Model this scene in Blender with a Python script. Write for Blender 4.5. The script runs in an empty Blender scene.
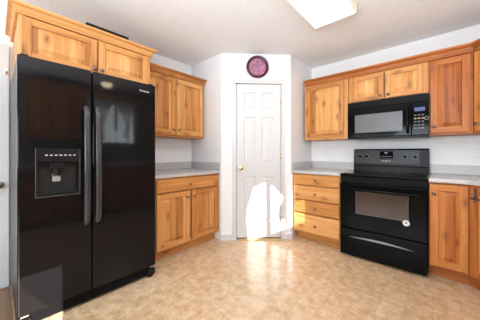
import bpy, bmesh, math, random
from mathutils import Vector, Matrix
random.seed(4)
R = math.radians
scn = bpy.context.scene
COL = scn.collection
H = 2.44                      # ceiling height
PA, PB, PC = 1.30, 0.65, 1.30  # corner pantry: depth along left wall, short return, reach along back wall
XR = 3.87                     # right wall

# ------------------------------------------------------------------ camera
cam = bpy.data.cameras.new('camera')
cam_o = bpy.data.objects.new('camera', cam); COL.objects.link(cam_o)
cam_o.location = (2.7436, -3.2844, 1.1437)
cam_o.rotation_euler = (R(90), 0, 0.7341)
cam.sensor_width = 36.0
cam.lens = 36.0 * 220.5 / 480
cam.shift_x = (240 - 238.6) / 480
cam.shift_y = -(160 - 152.75) / 480
cam.clip_start = 0.02
scn.camera = cam_o

# ------------------------------------------------------------------ world, sun, daylight, added fill, exposure
w = bpy.data.worlds.new('world'); scn.world = w; w.use_nodes = True
bg = w.node_tree.nodes['Background']
bg.inputs[0].default_value = (0.86, 0.93, 1.0, 1); bg.inputs[1].default_value = 1.6
scn.view_settings.view_transform = 'Standard'
scn.view_settings.look = 'None'
scn.view_settings.exposure = 0.40
scn.view_settings.gamma = 1.0
scn.view_settings.use_curve_mapping = False

SUN_AZ, SUN_EL = R(14), R(24)
sun_dir = Vector((-math.cos(SUN_AZ) * math.cos(SUN_EL), math.sin(SUN_AZ) * math.cos(SUN_EL), -math.sin(SUN_EL)))
sl = bpy.data.lights.new('sun', 'SUN'); sl.energy = 18.0; sl.angle = R(0.2); sl.color = (1.0, 0.97, 0.93)
so = bpy.data.objects.new('sun', sl); COL.objects.link(so)
so.rotation_euler = sun_dir.to_track_quat('-Z', 'Y').to_euler(); so.location = (8, -4, 5)

def area(name, loc, direction, sx, sy, energy, color):
    l = bpy.data.lights.new(name, 'AREA'); l.shape = 'RECTANGLE'; l.size = sx; l.size_y = sy
    l.energy = energy; l.color = color
    o = bpy.data.objects.new(name, l); COL.objects.link(o); o.location = loc
    o.rotation_euler = Vector(direction).to_track_quat('-Z', 'Y').to_euler()
    return o
area('rear_window_fill', (1.9, -5.97, 1.33), (0, 1, 0.32), 2.8, 0.85, 72, (0.86, 0.94, 1.0))  # added area lamp at the unseen rear opening, tilted up to lift the ceiling
area('patio_daylight', (4.60, -4.75, 1.05), (-1, 0, 0), 1.6, 1.9, 30, (0.88, 0.95, 1.0))
area('sink_window_daylight', (3.93, -1.67, 1.77), (-1, 0, 0.25), 0.90, 0.84, 14, (0.88, 0.95, 1.0))
area('added_ceiling_fill', (2.65, -3.6, 1.60), (0.0, 0.30, 1), 1.2, 1.2, 66, (0.80, 0.90, 1.0))  # unseen fill lamp added near the camera to brighten ceiling and walls

# ------------------------------------------------------------------ materials
MATS = {}
def nmat(name):
    m = bpy.data.materials.new(name); m.use_nodes = True
    nt = m.node_tree; b = nt.nodes['Principled BSDF']
    return m, nt, b
def N(nt, t, **kw):
    n = nt.nodes.new(t)
    for k, v in kw.items(): setattr(n, k, v)
    return n
def L(nt, a, b): nt.links.new(a, b)
def MATH(nt, op, a, b=None, c=None):
    n = N(nt, 'ShaderNodeMath', operation=op)
    for i, v in enumerate((a, b, c)):
        if v is None: continue
        if hasattr(v, 'links'): L(nt, v, n.inputs[i])
        else: n.inputs[i].default_value = v
    return n.outputs[0]
def MIX(nt, fac, a, b, mode='MIX'):
    n = N(nt, 'ShaderNodeMix', data_type='RGBA', blend_type=mode)
    for i, v in ((0, fac), (6, a), (7, b)):
        if hasattr(v, 'links'): L(nt, v, n.inputs[i])
        elif i == 0: n.inputs[i].default_value = v
        else: n.inputs[i].default_value = (*v, 1)
    return n.outputs[2]
def RAMP(nt, src, stops):
    n = N(nt, 'ShaderNodeValToRGB'); cr = n.color_ramp
    while len(cr.elements) < len(stops): cr.elements.new(0.5)
    for e, (p, c) in zip(cr.elements, stops): e.position = p; e.color = (*c, 1)
    L(nt, src, n.inputs[0]); return n.outputs[0]
def plain(name, col, rough=0.5, metal=0.0, spec=0.5, coat=0.0, bump=None):
    m, nt, b = nmat(name)
    b.inputs['Base Color'].default_value = (*col, 1); b.inputs['Roughness'].default_value = rough
    b.inputs['Metallic'].default_value = metal; b.inputs['Specular IOR Level'].default_value = spec
    b.inputs['Coat Weight'].default_value = coat
    if bump:
        tc = N(nt, 'ShaderNodeTexCoord'); no = N(nt, 'ShaderNodeTexNoise')
        no.inputs['Scale'].default_value = bump[0]; no.inputs['Detail'].default_value = 3
        L(nt, tc.outputs['Object'], no.inputs['Vector'])
        bp = N(nt, 'ShaderNodeBump'); bp.inputs['Strength'].default_value = bump[1]; bp.inputs['Distance'].default_value = bump[2]
        L(nt, no.outputs['Fac'], bp.inputs['Height']); L(nt, bp.outputs[0], b.inputs['Normal'])
    MATS[name] = m
    return m

def wood(name, axis, board=None, dark=(0.29, 0.095, 0.022), mid=(0.58, 0.255, 0.074), light=(0.78, 0.44, 0.175), knots=True):
    """knotty alder; axis = local grain direction ('x' or 'z'); board = width of the glued boards"""
    m, nt, b = nmat(name)
    tc = N(nt, 'ShaderNodeTexCoord'); oi = N(nt, 'ShaderNodeObjectInfo')
    rnd = oi.outputs['Random']
    off = N(nt, 'ShaderNodeVectorMath', operation='ADD'); L(nt, tc.outputs['Object'], off.inputs[0])
    cb = N(nt, 'ShaderNodeCombineXYZ')
    L(nt, MATH(nt, 'MULTIPLY', rnd, 17.0), cb.inputs[0]); L(nt, MATH(nt, 'MULTIPLY', rnd, 31.0), cb.inputs[2])
    L(nt, cb.outputs[0], off.inputs[1])
    sp = N(nt, 'ShaderNodeSeparateXYZ'); L(nt, off.outputs[0], sp.inputs[0])
    along, across = (sp.outputs[0], sp.outputs[2]) if axis == 'x' else (sp.outputs[2], sp.outputs[0])
    depth = sp.outputs[1]
    if board:
        cell = MATH(nt, 'FLOOR', MATH(nt, 'DIVIDE', across, board))
        wn = N(nt, 'ShaderNodeTexWhiteNoise', noise_dimensions='2D')
        c2 = N(nt, 'ShaderNodeCombineXYZ'); L(nt, cell, c2.inputs[0]); L(nt, rnd, c2.inputs[1])
        L(nt, c2.outputs[0], wn.inputs['Vector']); tone = wn.outputs['Value']
    else:
        tone = rnd
    v = N(nt, 'ShaderNodeCombineXYZ')
    L(nt, MATH(nt, 'ADD', MATH(nt, 'MULTIPLY', along, 1.6), MATH(nt, 'MULTIPLY', tone, 40.0)), v.inputs[0])
    L(nt, MATH(nt, 'MULTIPLY', across, 26.0), v.inputs[1]); L(nt, MATH(nt, 'MULTIPLY', depth, 26.0), v.inputs[2])
    g = N(nt, 'ShaderNodeTexNoise'); g.inputs['Scale'].default_value = 1.0; g.inputs['Detail'].default_value = 5; g.inputs['Distortion'].default_value = 0.5
    L(nt, v.outputs[0], g.inputs['Vector'])
    v2 = N(nt, 'ShaderNodeVectorMath', operation='MULTIPLY'); L(nt, v.outputs[0], v2.inputs[0]); v2.inputs[1].default_value = (3, 6, 6)
    g2 = N(nt, 'ShaderNodeTexNoise'); g2.inputs['Scale'].default_value = 1.0; g2.inputs['Detail'].default_value = 3
    L(nt, v2.outputs[0], g2.inputs['Vector'])
    f = MATH(nt, 'ADD', MATH(nt, 'MULTIPLY', g.outputs['Fac'], 0.62), MATH(nt, 'MULTIPLY', g2.outputs['Fac'], 0.20))
    f = MATH(nt, 'ADD', f, MATH(nt, 'MULTIPLY', MATH(nt, 'SUBTRACT', tone, 0.5), 0.42 if board else 0.26))
    f = MATH(nt, 'ADD', f, 0.08)
    col = RAMP(nt, f, [(0.18, dark), (0.46, mid), (0.80, light)])
    if knots:
        kv = N(nt, 'ShaderNodeCombineXYZ')
        L(nt, MATH(nt, 'MULTIPLY', along, 3.4), kv.inputs[0]); L(nt, MATH(nt, 'MULTIPLY', across, 7.5), kv.inputs[1])
        wob = N(nt, 'ShaderNodeVectorMath', operation='ADD'); L(nt, kv.outputs[0], wob.inputs[0])
        wn2 = N(nt, 'ShaderNodeTexNoise'); wn2.inputs['Scale'].default_value = 30.0
        L(nt, tc.outputs['Object'], wn2.inputs['Vector'])
        ws = N(nt, 'ShaderNodeVectorMath', operation='SCALE'); L(nt, wn2.outputs['Color'], ws.inputs[0]); ws.inputs['Scale'].default_value = 0.12
        L(nt, ws.outputs[0], wob.inputs[1])
        vo = N(nt, 'ShaderNodeTexVoronoi', voronoi_dimensions='2D'); vo.inputs['Scale'].default_value = 1.0
        L(nt, wob.outputs[0], vo.inputs['Vector'])
        sc = N(nt, 'ShaderNodeSeparateColor'); L(nt, vo.outputs['Color'], sc.inputs[0])
        on = MATH(nt, 'GREATER_THAN', sc.outputs[0], 0.55)
        k = RAMP(nt, vo.outputs['Distance'], [(0.03, (1, 1, 1)), (0.10, (0.45, 0.45, 0.45)), (0.26, (0, 0, 0))])
        kk = MATH(nt, 'MULTIPLY', MATH(nt, 'MULTIPLY', k, on), 0.75)
        col = MIX(nt, kk, col, (0.16, 0.045, 0.012))
    L(nt, col, b.inputs['Base Color'])
    b.inputs['Roughness'].default_value = 0.42; b.inputs['Specular IOR Level'].default_value = 0.28
    MATS[name] = m
    return m

wood('alder_upright', 'z'); wood('alder_level', 'x'); wood('alder_boards', 'z', 0.085)
WARMLIT = dict(dark=(0.23, 0.056, 0.011), mid=(0.44, 0.138, 0.030), light=(0.66, 0.285, 0.085))  # same alder, with the right side's warmer, dimmer light put into its colour
wood('warmlit_alder_upright', 'z', **WARMLIT); wood('warmlit_alder_level', 'x', **WARMLIT); wood('warmlit_alder_boards', 'z', 0.075, **WARMLIT)
ALD = ['alder_upright', 'alder_level', 'alder_boards']
ALD_WARMLIT = ['warmlit_alder_upright', 'warmlit_alder_level', 'warmlit_alder_boards']

plain('wall_paint', (0.83, 0.832, 0.84), 0.6, bump=(90, 0.12, 0.004))
plain('taupe_paint', (0.30, 0.265, 0.235), 0.6)  # unseen walls made dark so the black appliances reflect less
plain('ceiling_paint', (0.84, 0.845, 0.852), 0.7, bump=(28, 0.35, 0.01))
plain('trim_white', (0.64, 0.645, 0.652), 0.35)
plain('black_gloss', (0.0058, 0.0056, 0.0064), 0.06, spec=0.22)
plain('black_side', (0.012, 0.012, 0.013), 0.30, bump=(400, 0.2, 0.001))
plain('enamel_black', (0.0032, 0.0032, 0.0034), 0.08, spec=0.08)
plain('black_satin', (0.007, 0.007, 0.0075), 0.25, spec=0.07)
plain('black_plastic', (0.009, 0.009, 0.0095), 0.35, spec=0.16)
plain('black_matte', (0.006, 0.006, 0.006), 0.7)
plain('charcoal_handle', (0.045, 0.045, 0.048), 0.25, metal=0.3)
plain('steel', (0.62, 0.62, 0.63), 0.25, metal=1.0)
plain('bronze', (0.20, 0.145, 0.11), 0.32, metal=0.9)
plain('brass', (0.52, 0.40, 0.22), 0.25, metal=1.0)
plain('outlet_white', (0.82, 0.82, 0.80), 0.35)
plain('grey_print', (0.35, 0.35, 0.36), 0.5)
plain('white_print', (0.75, 0.75, 0.76), 0.5)
plain('maroon', (0.075, 0.010, 0.028), 0.35)
plain('pewter', (0.17, 0.17, 0.20), 0.4)
def cloth():
    m, nt, b = nmat('curtain_cloth'); b.inputs['Base Color'].default_value = (0.55, 0.53, 0.50, 1); b.inputs['Roughness'].default_value = 0.9
    tl = N(nt, 'ShaderNodeBsdfTranslucent'); tl.inputs[0].default_value = (0.85, 0.85, 0.85, 1); mx = N(nt, 'ShaderNodeMixShader'); mx.inputs[0].default_value = 0.6
    L(nt, b.outputs[0], mx.inputs[1]); L(nt, tl.outputs[0], mx.inputs[2]); L(nt, mx.outputs[0], nt.nodes['Material Output'].inputs[0]); MATS['curtain_cloth'] = m
cloth()
plain('sun_mask_cloth', (0.22, 0.19, 0.16), 0.9)  # opaque dark cloth for the added patio curtain that masks the sun
plain('handle_highlight', (0.30, 0.30, 0.31), 0.3, metal=0.7)  # grey imitates the highlight along the black drawer's handle arc
plain('paddle_grey', (0.30, 0.30, 0.31), 0.35)
plain('frost_grey', (0.085, 0.085, 0.088), 0.32)
plain('panel_grey', (0.017, 0.017, 0.018), 0.35, spec=0.3)
plain('sticker_white', (0.8, 0.8, 0.8), 0.4)
plain('key_dark', (0.07, 0.07, 0.08), 0.4)
plain('keypad_gold', (0.40, 0.30, 0.12), 0.4)
plain('display_blue', (0.03, 0.05, 0.15), 0.2)
plain('oak_strip', (0.62, 0.44, 0.24), 0.4)
plain('shade_cream', (0.80, 0.77, 0.70), 0.45)

def pane():
    m, nt, b = nmat('window_glass'); nt.nodes.remove(b)
    t = N(nt, 'ShaderNodeBsdfTransparent'); g = N(nt, 'ShaderNodeBsdfGlossy'); g.inputs['Roughness'].default_value = 0.0
    mx = N(nt, 'ShaderNodeMixShader'); mx.inputs[0].default_value = 0.06
    L(nt, t.outputs[0], mx.inputs[1]); L(nt, g.outputs[0], mx.inputs[2])
    L(nt, mx.outputs[0], nt.nodes['Material Output'].inputs[0]); MATS['window_glass'] = m
pane()
def emit(name, col, s, base=(0.8, 0.8, 0.8)):
    m, nt, b = nmat(name); b.inputs['Base Color'].default_value = (*base, 1)
    b.inputs['Emission Color'].default_value = (*col, 1); b.inputs['Emission Strength'].default_value = s; MATS[name] = m
emit('lamp_diffuser', (1.0, 0.96, 0.90), 7.0)
emit('lamp_edge_glow', (1.0, 0.86, 0.60), 0.30, (0.55, 0.50, 0.40))
emit('small_lamp_glow', (1.0, 0.80, 0.52), 22.0)
emit('display_glow', (0.10, 0.16, 0.55), 0.35, (0.02, 0.02, 0.05))

def oven_glass():
    m, nt, b = nmat('oven_glass')
    b.inputs['Base Color'].default_value = (0.045, 0.026, 0.022, 1); b.inputs['Roughness'].default_value = 0.10  # reddish brown of the mirrored floor and wood put into the base colour
    b.inputs['Specular IOR Level'].default_value = 0.6
    MATS['oven_glass'] = m
oven_glass()

def laminate():
    m, nt, b = nmat('counter_laminate'); tc = N(nt, 'ShaderNodeTexCoord')
    a = N(nt, 'ShaderNodeTexNoise'); a.inputs['Scale'].default_value = 140; a.inputs['Detail'].default_value = 4
    c = N(nt, 'ShaderNodeTexNoise'); c.inputs['Scale'].default_value = 14; c.inputs['Detail'].default_value = 3
    L(nt, tc.outputs['Object'], a.inputs['Vector']); L(nt, tc.outputs['Object'], c.inputs['Vector'])
    f = MATH(nt, 'ADD', MATH(nt, 'MULTIPLY', a.outputs['Fac'], 0.8), MATH(nt, 'MULTIPLY', c.outputs['Fac'], 0.2))
    col = RAMP(nt, f, [(0.34, (0.42, 0.405, 0.405)), (0.5, (0.50, 0.487, 0.487)), (0.66, (0.58, 0.568, 0.565))])
    L(nt, col, b.inputs['Base Color']); b.inputs['Roughness'].default_value = 0.30; MATS['counter_laminate'] = m
laminate()

def tile_floor():
    m, nt, b = nmat('floor_tile'); tc = N(nt, 'ShaderNodeTexCoord')
    mp = N(nt, 'ShaderNodeMapping'); mp.inputs['Location'].default_value = (-0.085, 0.03, 0)
    L(nt, tc.outputs['Object'], mp.inputs['Vector'])
    br = N(nt, 'ShaderNodeTexBrick'); br.offset = 0.0; br.squash = 1.0
    br.inputs['Scale'].default_value = 1.0; br.inputs['Brick Width'].default_value = 0.155; br.inputs['Row Height'].default_value = 0.31
    br.inputs['Mortar Size'].default_value = 0.0022; br.inputs['Mortar Smooth'].default_value = 0.4
    br.inputs['Color1'].default_value = (0.0, 0, 0, 1); br.inputs['Color2'].default_value = (1, 1, 1, 1); br.inputs['Mortar'].default_value = (0.5, 0.5, 0.5, 1)
    L(nt, mp.outputs[0], br.inputs['Vector'])
    n1 = N(nt, 'ShaderNodeTexNoise'); n1.inputs['Scale'].default_value = 15; n1.inputs['Detail'].default_value = 6; n1.inputs['Roughness'].default_value = 0.65; n1.inputs['Distortion'].default_value = 0.25
    n2 = N(nt, 'ShaderNodeTexNoise'); n2.inputs['Scale'].default_value = 55; n2.inputs['Detail'].default_value = 4
    for n in (n1, n2): L(nt, tc.outputs['Object'], n.inputs['Vector'])
    sc = N(nt, 'ShaderNodeSeparateColor'); L(nt, br.outputs['Color'], sc.inputs[0])
    f = MATH(nt, 'ADD', MATH(nt, 'MULTIPLY', n1.outputs['Fac'], 0.70), MATH(nt, 'MULTIPLY', n2.outputs['Fac'], 0.25))
    f = MATH(nt, 'ADD', f, MATH(nt, 'MULTIPLY', MATH(nt, 'SUBTRACT', sc.outputs[0], 0.5), 0.07))
    col = RAMP(nt, f, [(0.32, (0.43, 0.275, 0.145)), (0.48, (0.58, 0.405, 0.245)), (0.64, (0.68, 0.53, 0.37))])
    col = MIX(nt, MATH(nt, 'MULTIPLY', br.outputs['Fac'], 0.52), col, (0.33, 0.23, 0.145))
    L(nt, col, b.inputs['Base Color'])
    b.inputs['Roughness'].default_value = 0.24; b.inputs['Specular IOR Level'].default_value = 0.75
    hh = MATH(nt, 'SUBTRACT', n1.outputs['Fac'], MATH(nt, 'MULTIPLY', br.outputs['Fac'], 0.6))
    bp = N(nt, 'ShaderNodeBump'); bp.inputs['Strength'].default_value = 0.10; bp.inputs['Distance'].default_value = 0.006
    L(nt, hh, bp.inputs['Height']); L(nt, bp.outputs[0], b.inputs['Normal']); MATS['floor_tile'] = m
tile_floor()

def plank_floor():
    m, nt, b = nmat('floor_plank'); tc = N(nt, 'ShaderNodeTexCoord')
    br = N(nt, 'ShaderNodeTexBrick'); br.inputs['Scale'].default_value = 1.0; br.inputs['Brick Width'].default_value = 1.1; br.inputs['Row Height'].default_value = 0.07
    br.inputs['Mortar Size'].default_value = 0.001
    br.inputs['Color1'].default_value = (0.15, 0.08, 0.042, 1); br.inputs['Color2'].default_value = (0.25, 0.145, 0.08, 1); br.inputs['Mortar'].default_value = (0.09, 0.05, 0.03, 1)
    L(nt, tc.outputs['Object'], br.inputs['Vector']); L(nt, br.outputs['Color'], b.inputs['Base Color']); b.inputs['Roughness'].default_value = 0.3
    MATS['floor_plank'] = m
plank_floor()

def clock_face():
    m, nt, b = nmat('clock_face_pink'); tc = N(nt, 'ShaderNodeTexCoord')
    n = N(nt, 'ShaderNodeTexNoise'); n.inputs['Scale'].default_value = 22; n.inputs['Detail'].default_value = 3; L(nt, tc.outputs['Object'], n.inputs['Vector'])
    L(nt, RAMP(nt, n.outputs['Fac'], [(0.35, (0.33, 0.11, 0.20)), (0.6, (0.50, 0.23, 0.34))]), b.inputs['Base Color']); b.inputs['Roughness'].default_value = 0.3
    MATS['clock_face_pink'] = m
clock_face()

# ------------------------------------------------------------------ mesh helpers
class MB:
    def __init__(s): s.bm = bmesh.new()
    def _join(s, t, mi=0):
        for f in t.faces: f.material_index = mi
        me = bpy.data.meshes.new('t'); t.to_mesh(me); t.free(); s.bm.from_mesh(me); bpy.data.meshes.remove(me); return s
    def box(s, x0, x1, y0, y1, z0, z1, mi=0, bev=0.0, seg=2):
        t = bmesh.new(); bmesh.ops.create_cube(t, size=1)
        for v in t.verts:
            v.co = Vector(((x0 + x1) / 2 + v.co.x * (x1 - x0), (y0 + y1) / 2 + v.co.y * (y1 - y0), (z0 + z1) / 2 + v.co.z * (z1 - z0)))
        if bev > 0: bmesh.ops.bevel(t, geom=list(t.edges), offset=bev, segments=seg, affect='EDGES', profile=0.5)
        return s._join(t, mi)
    def lathe(s, prof, org, axis, mi=0, n=24):
        """profile [(radius, distance along axis)], closed at radius 0"""
        t = bmesh.new(); ax = Vector(axis).normalized(); q = ax.to_track_quat('Z', 'Y'); rows = []
        for r, d in prof:
            if r < 1e-6: rows.append([t.verts.new(Vector(org) + ax * d)])
            else: rows.append([t.verts.new(Vector(org) + q @ Vector((r * math.cos(2 * math.pi * i / n), r * math.sin(2 * math.pi * i / n), d))) for i in range(n)])
        for a, b in zip(rows, rows[1:]):
            for i in range(n):
                j = (i + 1) % n
                if len(a) == 1 and len(b) == 1: continue
                if len(a) == 1: t.faces.new((a[0], b[i], b[j]))
                elif len(b) == 1: t.faces.new((a[i], a[j], b[0]))
                else: t.faces.new((a[i], a[j], b[j], b[i]))
        bmesh.ops.recalc_face_normals(t, faces=t.faces)
        return s._join(t, mi)
    def tube(s, pts, r, mi=0, n=12, flat=1.0):
        t = bmesh.new(); pts = [Vector(p) for p in pts]; rows = []
        for i, p in enumerate(pts):
            d = (pts[min(i + 1, len(pts) - 1)] - pts[max(i - 1, 0)]).normalized()
            up = Vector((0, 1, 0)) if abs(d.y) < 0.9 else Vector((1, 0, 0))
            u = d.cross(up).normalized(); v = u.cross(d).normalized()
            rows.append([t.verts.new(p + u * r * math.cos(2 * math.pi * k / n) + v * r * flat * math.sin(2 * math.pi * k / n)) for k in range(n)])
        for a, b in zip(rows, rows[1:]):
            for k in range(n): t.faces.new((a[k], a[(k + 1) % n], b[(k + 1) % n], b[k]))
        t.faces.new(rows[0]); t.faces.new(rows[-1]); bmesh.ops.recalc_face_normals(t, faces=t.faces)
        return s._join(t, mi)
    def prism(s, poly, z0, z1, mi=0, bev=0.0, plane='xy'):
        t = bmesh.new()
        def P(a, b, c): return Vector((a, b, c)) if plane == 'xy' else (Vector((a, c, b)) if plane == 'xz' else Vector((c, a, b)))
        lo = [t.verts.new(P(a, b, z0)) for a, b in poly]; hi = [t.verts.new(P(a, b, z1)) for a, b in poly]
        t.faces.new(lo); t.faces.new(hi)
        for i in range(len(poly)):
            j = (i + 1) % len(poly); t.faces.new((lo[i], lo[j], hi[j], hi[i]))
        bmesh.ops.recalc_face_normals(t, faces=t.faces)
        if bev > 0: bmesh.ops.bevel(t, geom=list(t.edges), offset=bev, segments=2, affect='EDGES', profile=0.5)
        return s._join(t, mi)
    def sweep(s, path, prof, mi=0):
        """moulding: path = top-view points, room side on the right of travel; prof = closed [(out, z)]"""
        t = bmesh.new(); path = [Vector(p) for p in path]; rows = []
        for i, p in enumerate(path):
            d0 = (p - path[i - 1]).normalized() if i else (path[1] - p).normalized()
            d1 = (path[i + 1] - p).normalized() if i < len(path) - 1 else d0
            n0, n1 = Vector((d0.y, -d0.x)), Vector((d1.y, -d1.x)); m = (n0 + n1); m = m / m.dot(n0)
            rows.append([t.verts.new((p.x + m.x * o, p.y + m.y * o, z)) for o, z in prof])
        k = len(prof)
        for a, b in zip(rows, rows[1:]):
            for q in range(k): t.faces.new((a[q], a[(q + 1) % k], b[(q + 1) % k], b[q]))
        t.faces.new(rows[0]); t.faces.new(rows[-1]); bmesh.ops.recalc_face_normals(t, faces=t.faces)
        return s._join(t, mi)
    def ring_panel(s, x0, x1, z0, z1, yb, steps, mi=0):
        """rings of (inset, y) from the edge to the middle, facing -y; closed to a back at yb"""
        t = bmesh.new(); rows = []
        for ins, y in [(0, yb)] + steps:
            rows.append([t.verts.new(c) for c in ((x0 + ins, y, z0 + ins), (x1 - ins, y, z0 + ins), (x1 - ins, y, z1 - ins), (x0 + ins, y, z1 - ins))])
        for a, b in zip(rows, rows[1:]):
            for k in range(4): t.faces.new((a[k], a[(k + 1) % 4], b[(k + 1) % 4], b[k]))
        t.faces.new(rows[-1]); t.faces.new(rows[0]); bmesh.ops.recalc_face_normals(t, faces=t.faces)
        return s._join(t, mi)
    def build(s, name, mats, parent=None, smooth=35, loc=None):
        me = bpy.data.meshes.new(name); s.bm.to_mesh(me); s.bm.free()
        for m in ([mats] if isinstance(mats, str) else mats): me.materials.append(MATS[m])
        if smooth:
            me.polygons.foreach_set('use_smooth', [True] * len(me.polygons)); me.set_sharp_from_angle(angle=R(smooth))
        o = bpy.data.objects.new(name, me); COL.objects.link(o)
        if smooth:
            wn = o.modifiers.new('weighted_normal', 'WEIGHTED_NORMAL'); wn.keep_sharp = True; wn.weight = 100
        if parent: o.parent = parent
        if loc: o.location = loc
        return o

def tag(o, label=None, cat=None, group=None, kind=None):
    for k, v in (('label', label), ('category', cat), ('group', group), ('kind', kind)):
        if v: o[k] = v
    return o
def thing(name, label, cat, loc, rot=0, group=None, kind=None):
    o = bpy.data.objects.new(name, None); COL.objects.link(o); o.empty_display_size = 0.05
    o.location = loc; o.rotation_euler = (0, 0, rot)
    return tag(o, label, cat, group, kind)
def boolean_cut(o, cutter_mb):
    c = cutter_mb.build('cutter', 'black_matte', None, 0)
    md = o.modifiers.new('cut', 'BOOLEAN'); md.object = c; md.operation = 'DIFFERENCE'; md.solver = 'EXACT'
    c.parent = o.parent
    bpy.context.view_layer.update()
    me = bpy.data.meshes.new_from_object(o.evaluated_get(bpy.context.evaluated_depsgraph_get()))
    o.modifiers.clear(); o.data = me; bpy.data.objects.remove(c)
    wn = o.modifiers.new('weighted_normal', 'WEIGHTED_NORMAL'); wn.keep_sharp = True; wn.weight = 100
    me.polygons.foreach_set('use_smooth', [True] * len(me.polygons)); me.set_sharp_from_angle(angle=R(30))
def text(name, s, size, loc, mat, parent, align='CENTER', ext=0.0006):
    cu = bpy.data.curves.new(name, 'FONT'); cu.body = s; cu.size = size; cu.align_x = align; cu.align_y = 'CENTER'; cu.extrude = ext
    t = bpy.data.objects.new(name + '_curve', cu); COL.objects.link(t); bpy.context.view_layer.update()
    me = bpy.data.meshes.new_from_object(t.evaluated_get(bpy.context.evaluated_depsgraph_get())); bpy.data.objects.remove(t)
    me.transform(Matrix.Rotation(R(90), 4, 'X')); me.materials.clear(); me.materials.append(MATS[mat])
    o = bpy.data.objects.new(name, me); COL.objects.link(o); o.parent = parent; o.location = loc
    return o

KNOB = [(0, -0.026), (0.009, -0.0255), (0.0145, -0.022), (0.0155, -0.018), (0.012, -0.013), (0.006, -0.010), (0.006, -0.003), (0.010, -0.0005), (0.010, 0), (0, 0)]
def knob(parent, x, y, z):
    o = MB().lathe([(r, -d) for r, d in KNOB], (0, 0, 0), (0, -1, 0), n=18).build('knob', 'bronze', parent, 50, (x, y, z))
    return o
def cab_door(parent, x0, x1, z0, z1, y, mats, kx=None, kz=None, fr=0.055, name='door'):
    """raised-panel door; front plane at local y (facing -y), 20 mm thick"""
    m = MB(); yb = y + 0.02
    m.box(x0, x0 + fr, y, yb, z0, z1, 0, 0.003); m.box(x1 - fr, x1, y, yb, z0, z1, 0, 0.003)
    m.box(x0 + fr, x1 - fr, y, yb, z0, z0 + fr, 1, 0.003); m.box(x0 + fr, x1 - fr, y, yb, z1 - fr, z1, 1, 0.003)
    d = m.build(name, mats, parent)
    e = 0.0005
    MB().ring_panel(x0 + fr + e, x1 - fr - e, z0 + fr + e, z1 - fr - e, yb - 0.002, [(0, y + 0.010), (0.004, y + 0.0145), (0.009, y + 0.0145), (0.036, y + 0.0045), (0.0365, y + 0.0015)]).build('panel', mats[2], d, 20)
    if kx is not None: knob(d, kx, y - 0.0003, kz)
    return d
def cab_drawer(parent, x0, x1, z0, z1, y, mats, kx=None, kz=None):
    d = MB().ring_panel(x0, x1, z0, z1, y + 0.02, [(0, y + 0.008), (0.003, y + 0.004), (0.010, y)]).build('drawer', mats[1], parent, 20)
    if kx is not None: knob(d, kx, y - 0.0003, kz)
    return d
def base_body(parent, wd, dp, zt, mats, toe=0.112, rec=0.078):
    """origin at the wall-side base centre line; local front face at -dp"""
    x0, x1 = -wd / 2, wd / 2
    m = MB()
    m.box(x0, x1, -dp + 0.019, 0, toe, zt, 0)
    m.box(x0, x0 + 0.04, -dp, -dp + 0.019, toe, zt, 0, 0.001); m.box(x1 - 0.04, x1, -dp, -dp + 0.019, toe, zt, 0, 0.001)
    m.box(x0 + 0.04, x1 - 0.04, -dp, -dp + 0.019, toe, toe + 0.04, 1); m.box(x0 + 0.04, x1 - 0.04, -dp, -dp + 0.019, zt - 0.04, zt, 1)
    b = m.build('body', mats, parent)
    MB().box(x0, x1, -dp + rec, 0, 0, toe - 0.0005, 0).build('toe_kick', mats[1], parent, 0)
    return b
def wall_body(parent, wd, dp, z0, z1, mats, stile=(0.04, 0.04)):
    x0, x1 = -wd / 2, wd / 2
    m = MB(); m.box(x0, x1, -dp + 0.019, 0, z0, z1, 0)
    m.box(x0, x0 + stile[0], -dp, -dp + 0.019, z0, z1, 0, 0.001); m.box(x1 - stile[1], x1, -dp, -dp + 0.019, z0, z1, 0, 0.001)
    m.box(x0 + stile[0], x1 - stile[1], -dp, -dp + 0.019, z0, z0 + 0.04, 1); m.box(x0 + stile[0], x1 - stile[1], -dp, -dp + 0.019, z1 - 0.05, z1, 1)
    return m.build('body', mats, parent)
def crown_prof(z0, z1, out):
    h = z1 - z0
    p = [(0.0, z0), (0.014, z0), (0.018, z0 + 0.05 * h), (0.018, z0 + 0.16 * h), (0.011, z0 + 0.19 * h), (0.011, z0 + 0.25 * h)]
    for i in range(7):
        a = i / 6 * math.pi / 2
        p.append((0.016 + (out - 0.028) * (1 - math.cos(a)), z0 + 0.27 * h + 0.44 * h * math.sin(a)))
    p += [(out - 0.005, z0 + 0.72 * h), (out - 0.005, z0 + 0.78 * h), (out, z0 + 0.80 * h), (out, z1), (0.0, z1)]
    return p

# ------------------------------------------------------------------ room shell
def struct(name, mb, mats, smooth=0, label=None):
    return tag(mb.build(name, mats, None, smooth), label, None, None, 'structure')
T = 0.10
YR = -6.0; XP = 4.55
struct('floor', MB().box(-T, XP + 0.2, YR - T, T, -0.1, 0.0), 'floor_tile', label='beige mottled vinyl tile floor')
struct('floor_hall', MB().box(0.0, 0.73, YR, -3.198, 0.0005, 0.006), 'floor_plank', label='brown wood plank floor left of the black refrigerator')
struct('ceiling', MB().box(-T, XP + 0.2, YR - T, T, H, H + 0.1), 'ceiling_paint', label='pale textured ceiling')
struct('wall_left', MB().box(-T, 0, YR, T, 0, H), 'wall_paint', label='white wall behind the refrigerator and left cabinets')
struct('wall_back', MB().box(0, XR + T, 0, T, 0, H), 'wall_paint', label='white wall behind the stove and microwave')
s2 = math.sqrt(0.5)
struct('wall_pantry_left', MB().prism([(0, -PA), (PB, -PA), (PB - 0.03, -PA + 0.0724), (PB - 0.03, -PA + 0.09), (0, -PA + 0.09)], 0, H), 'wall_paint', label='short white pantry wall right of the left counter')
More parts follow.
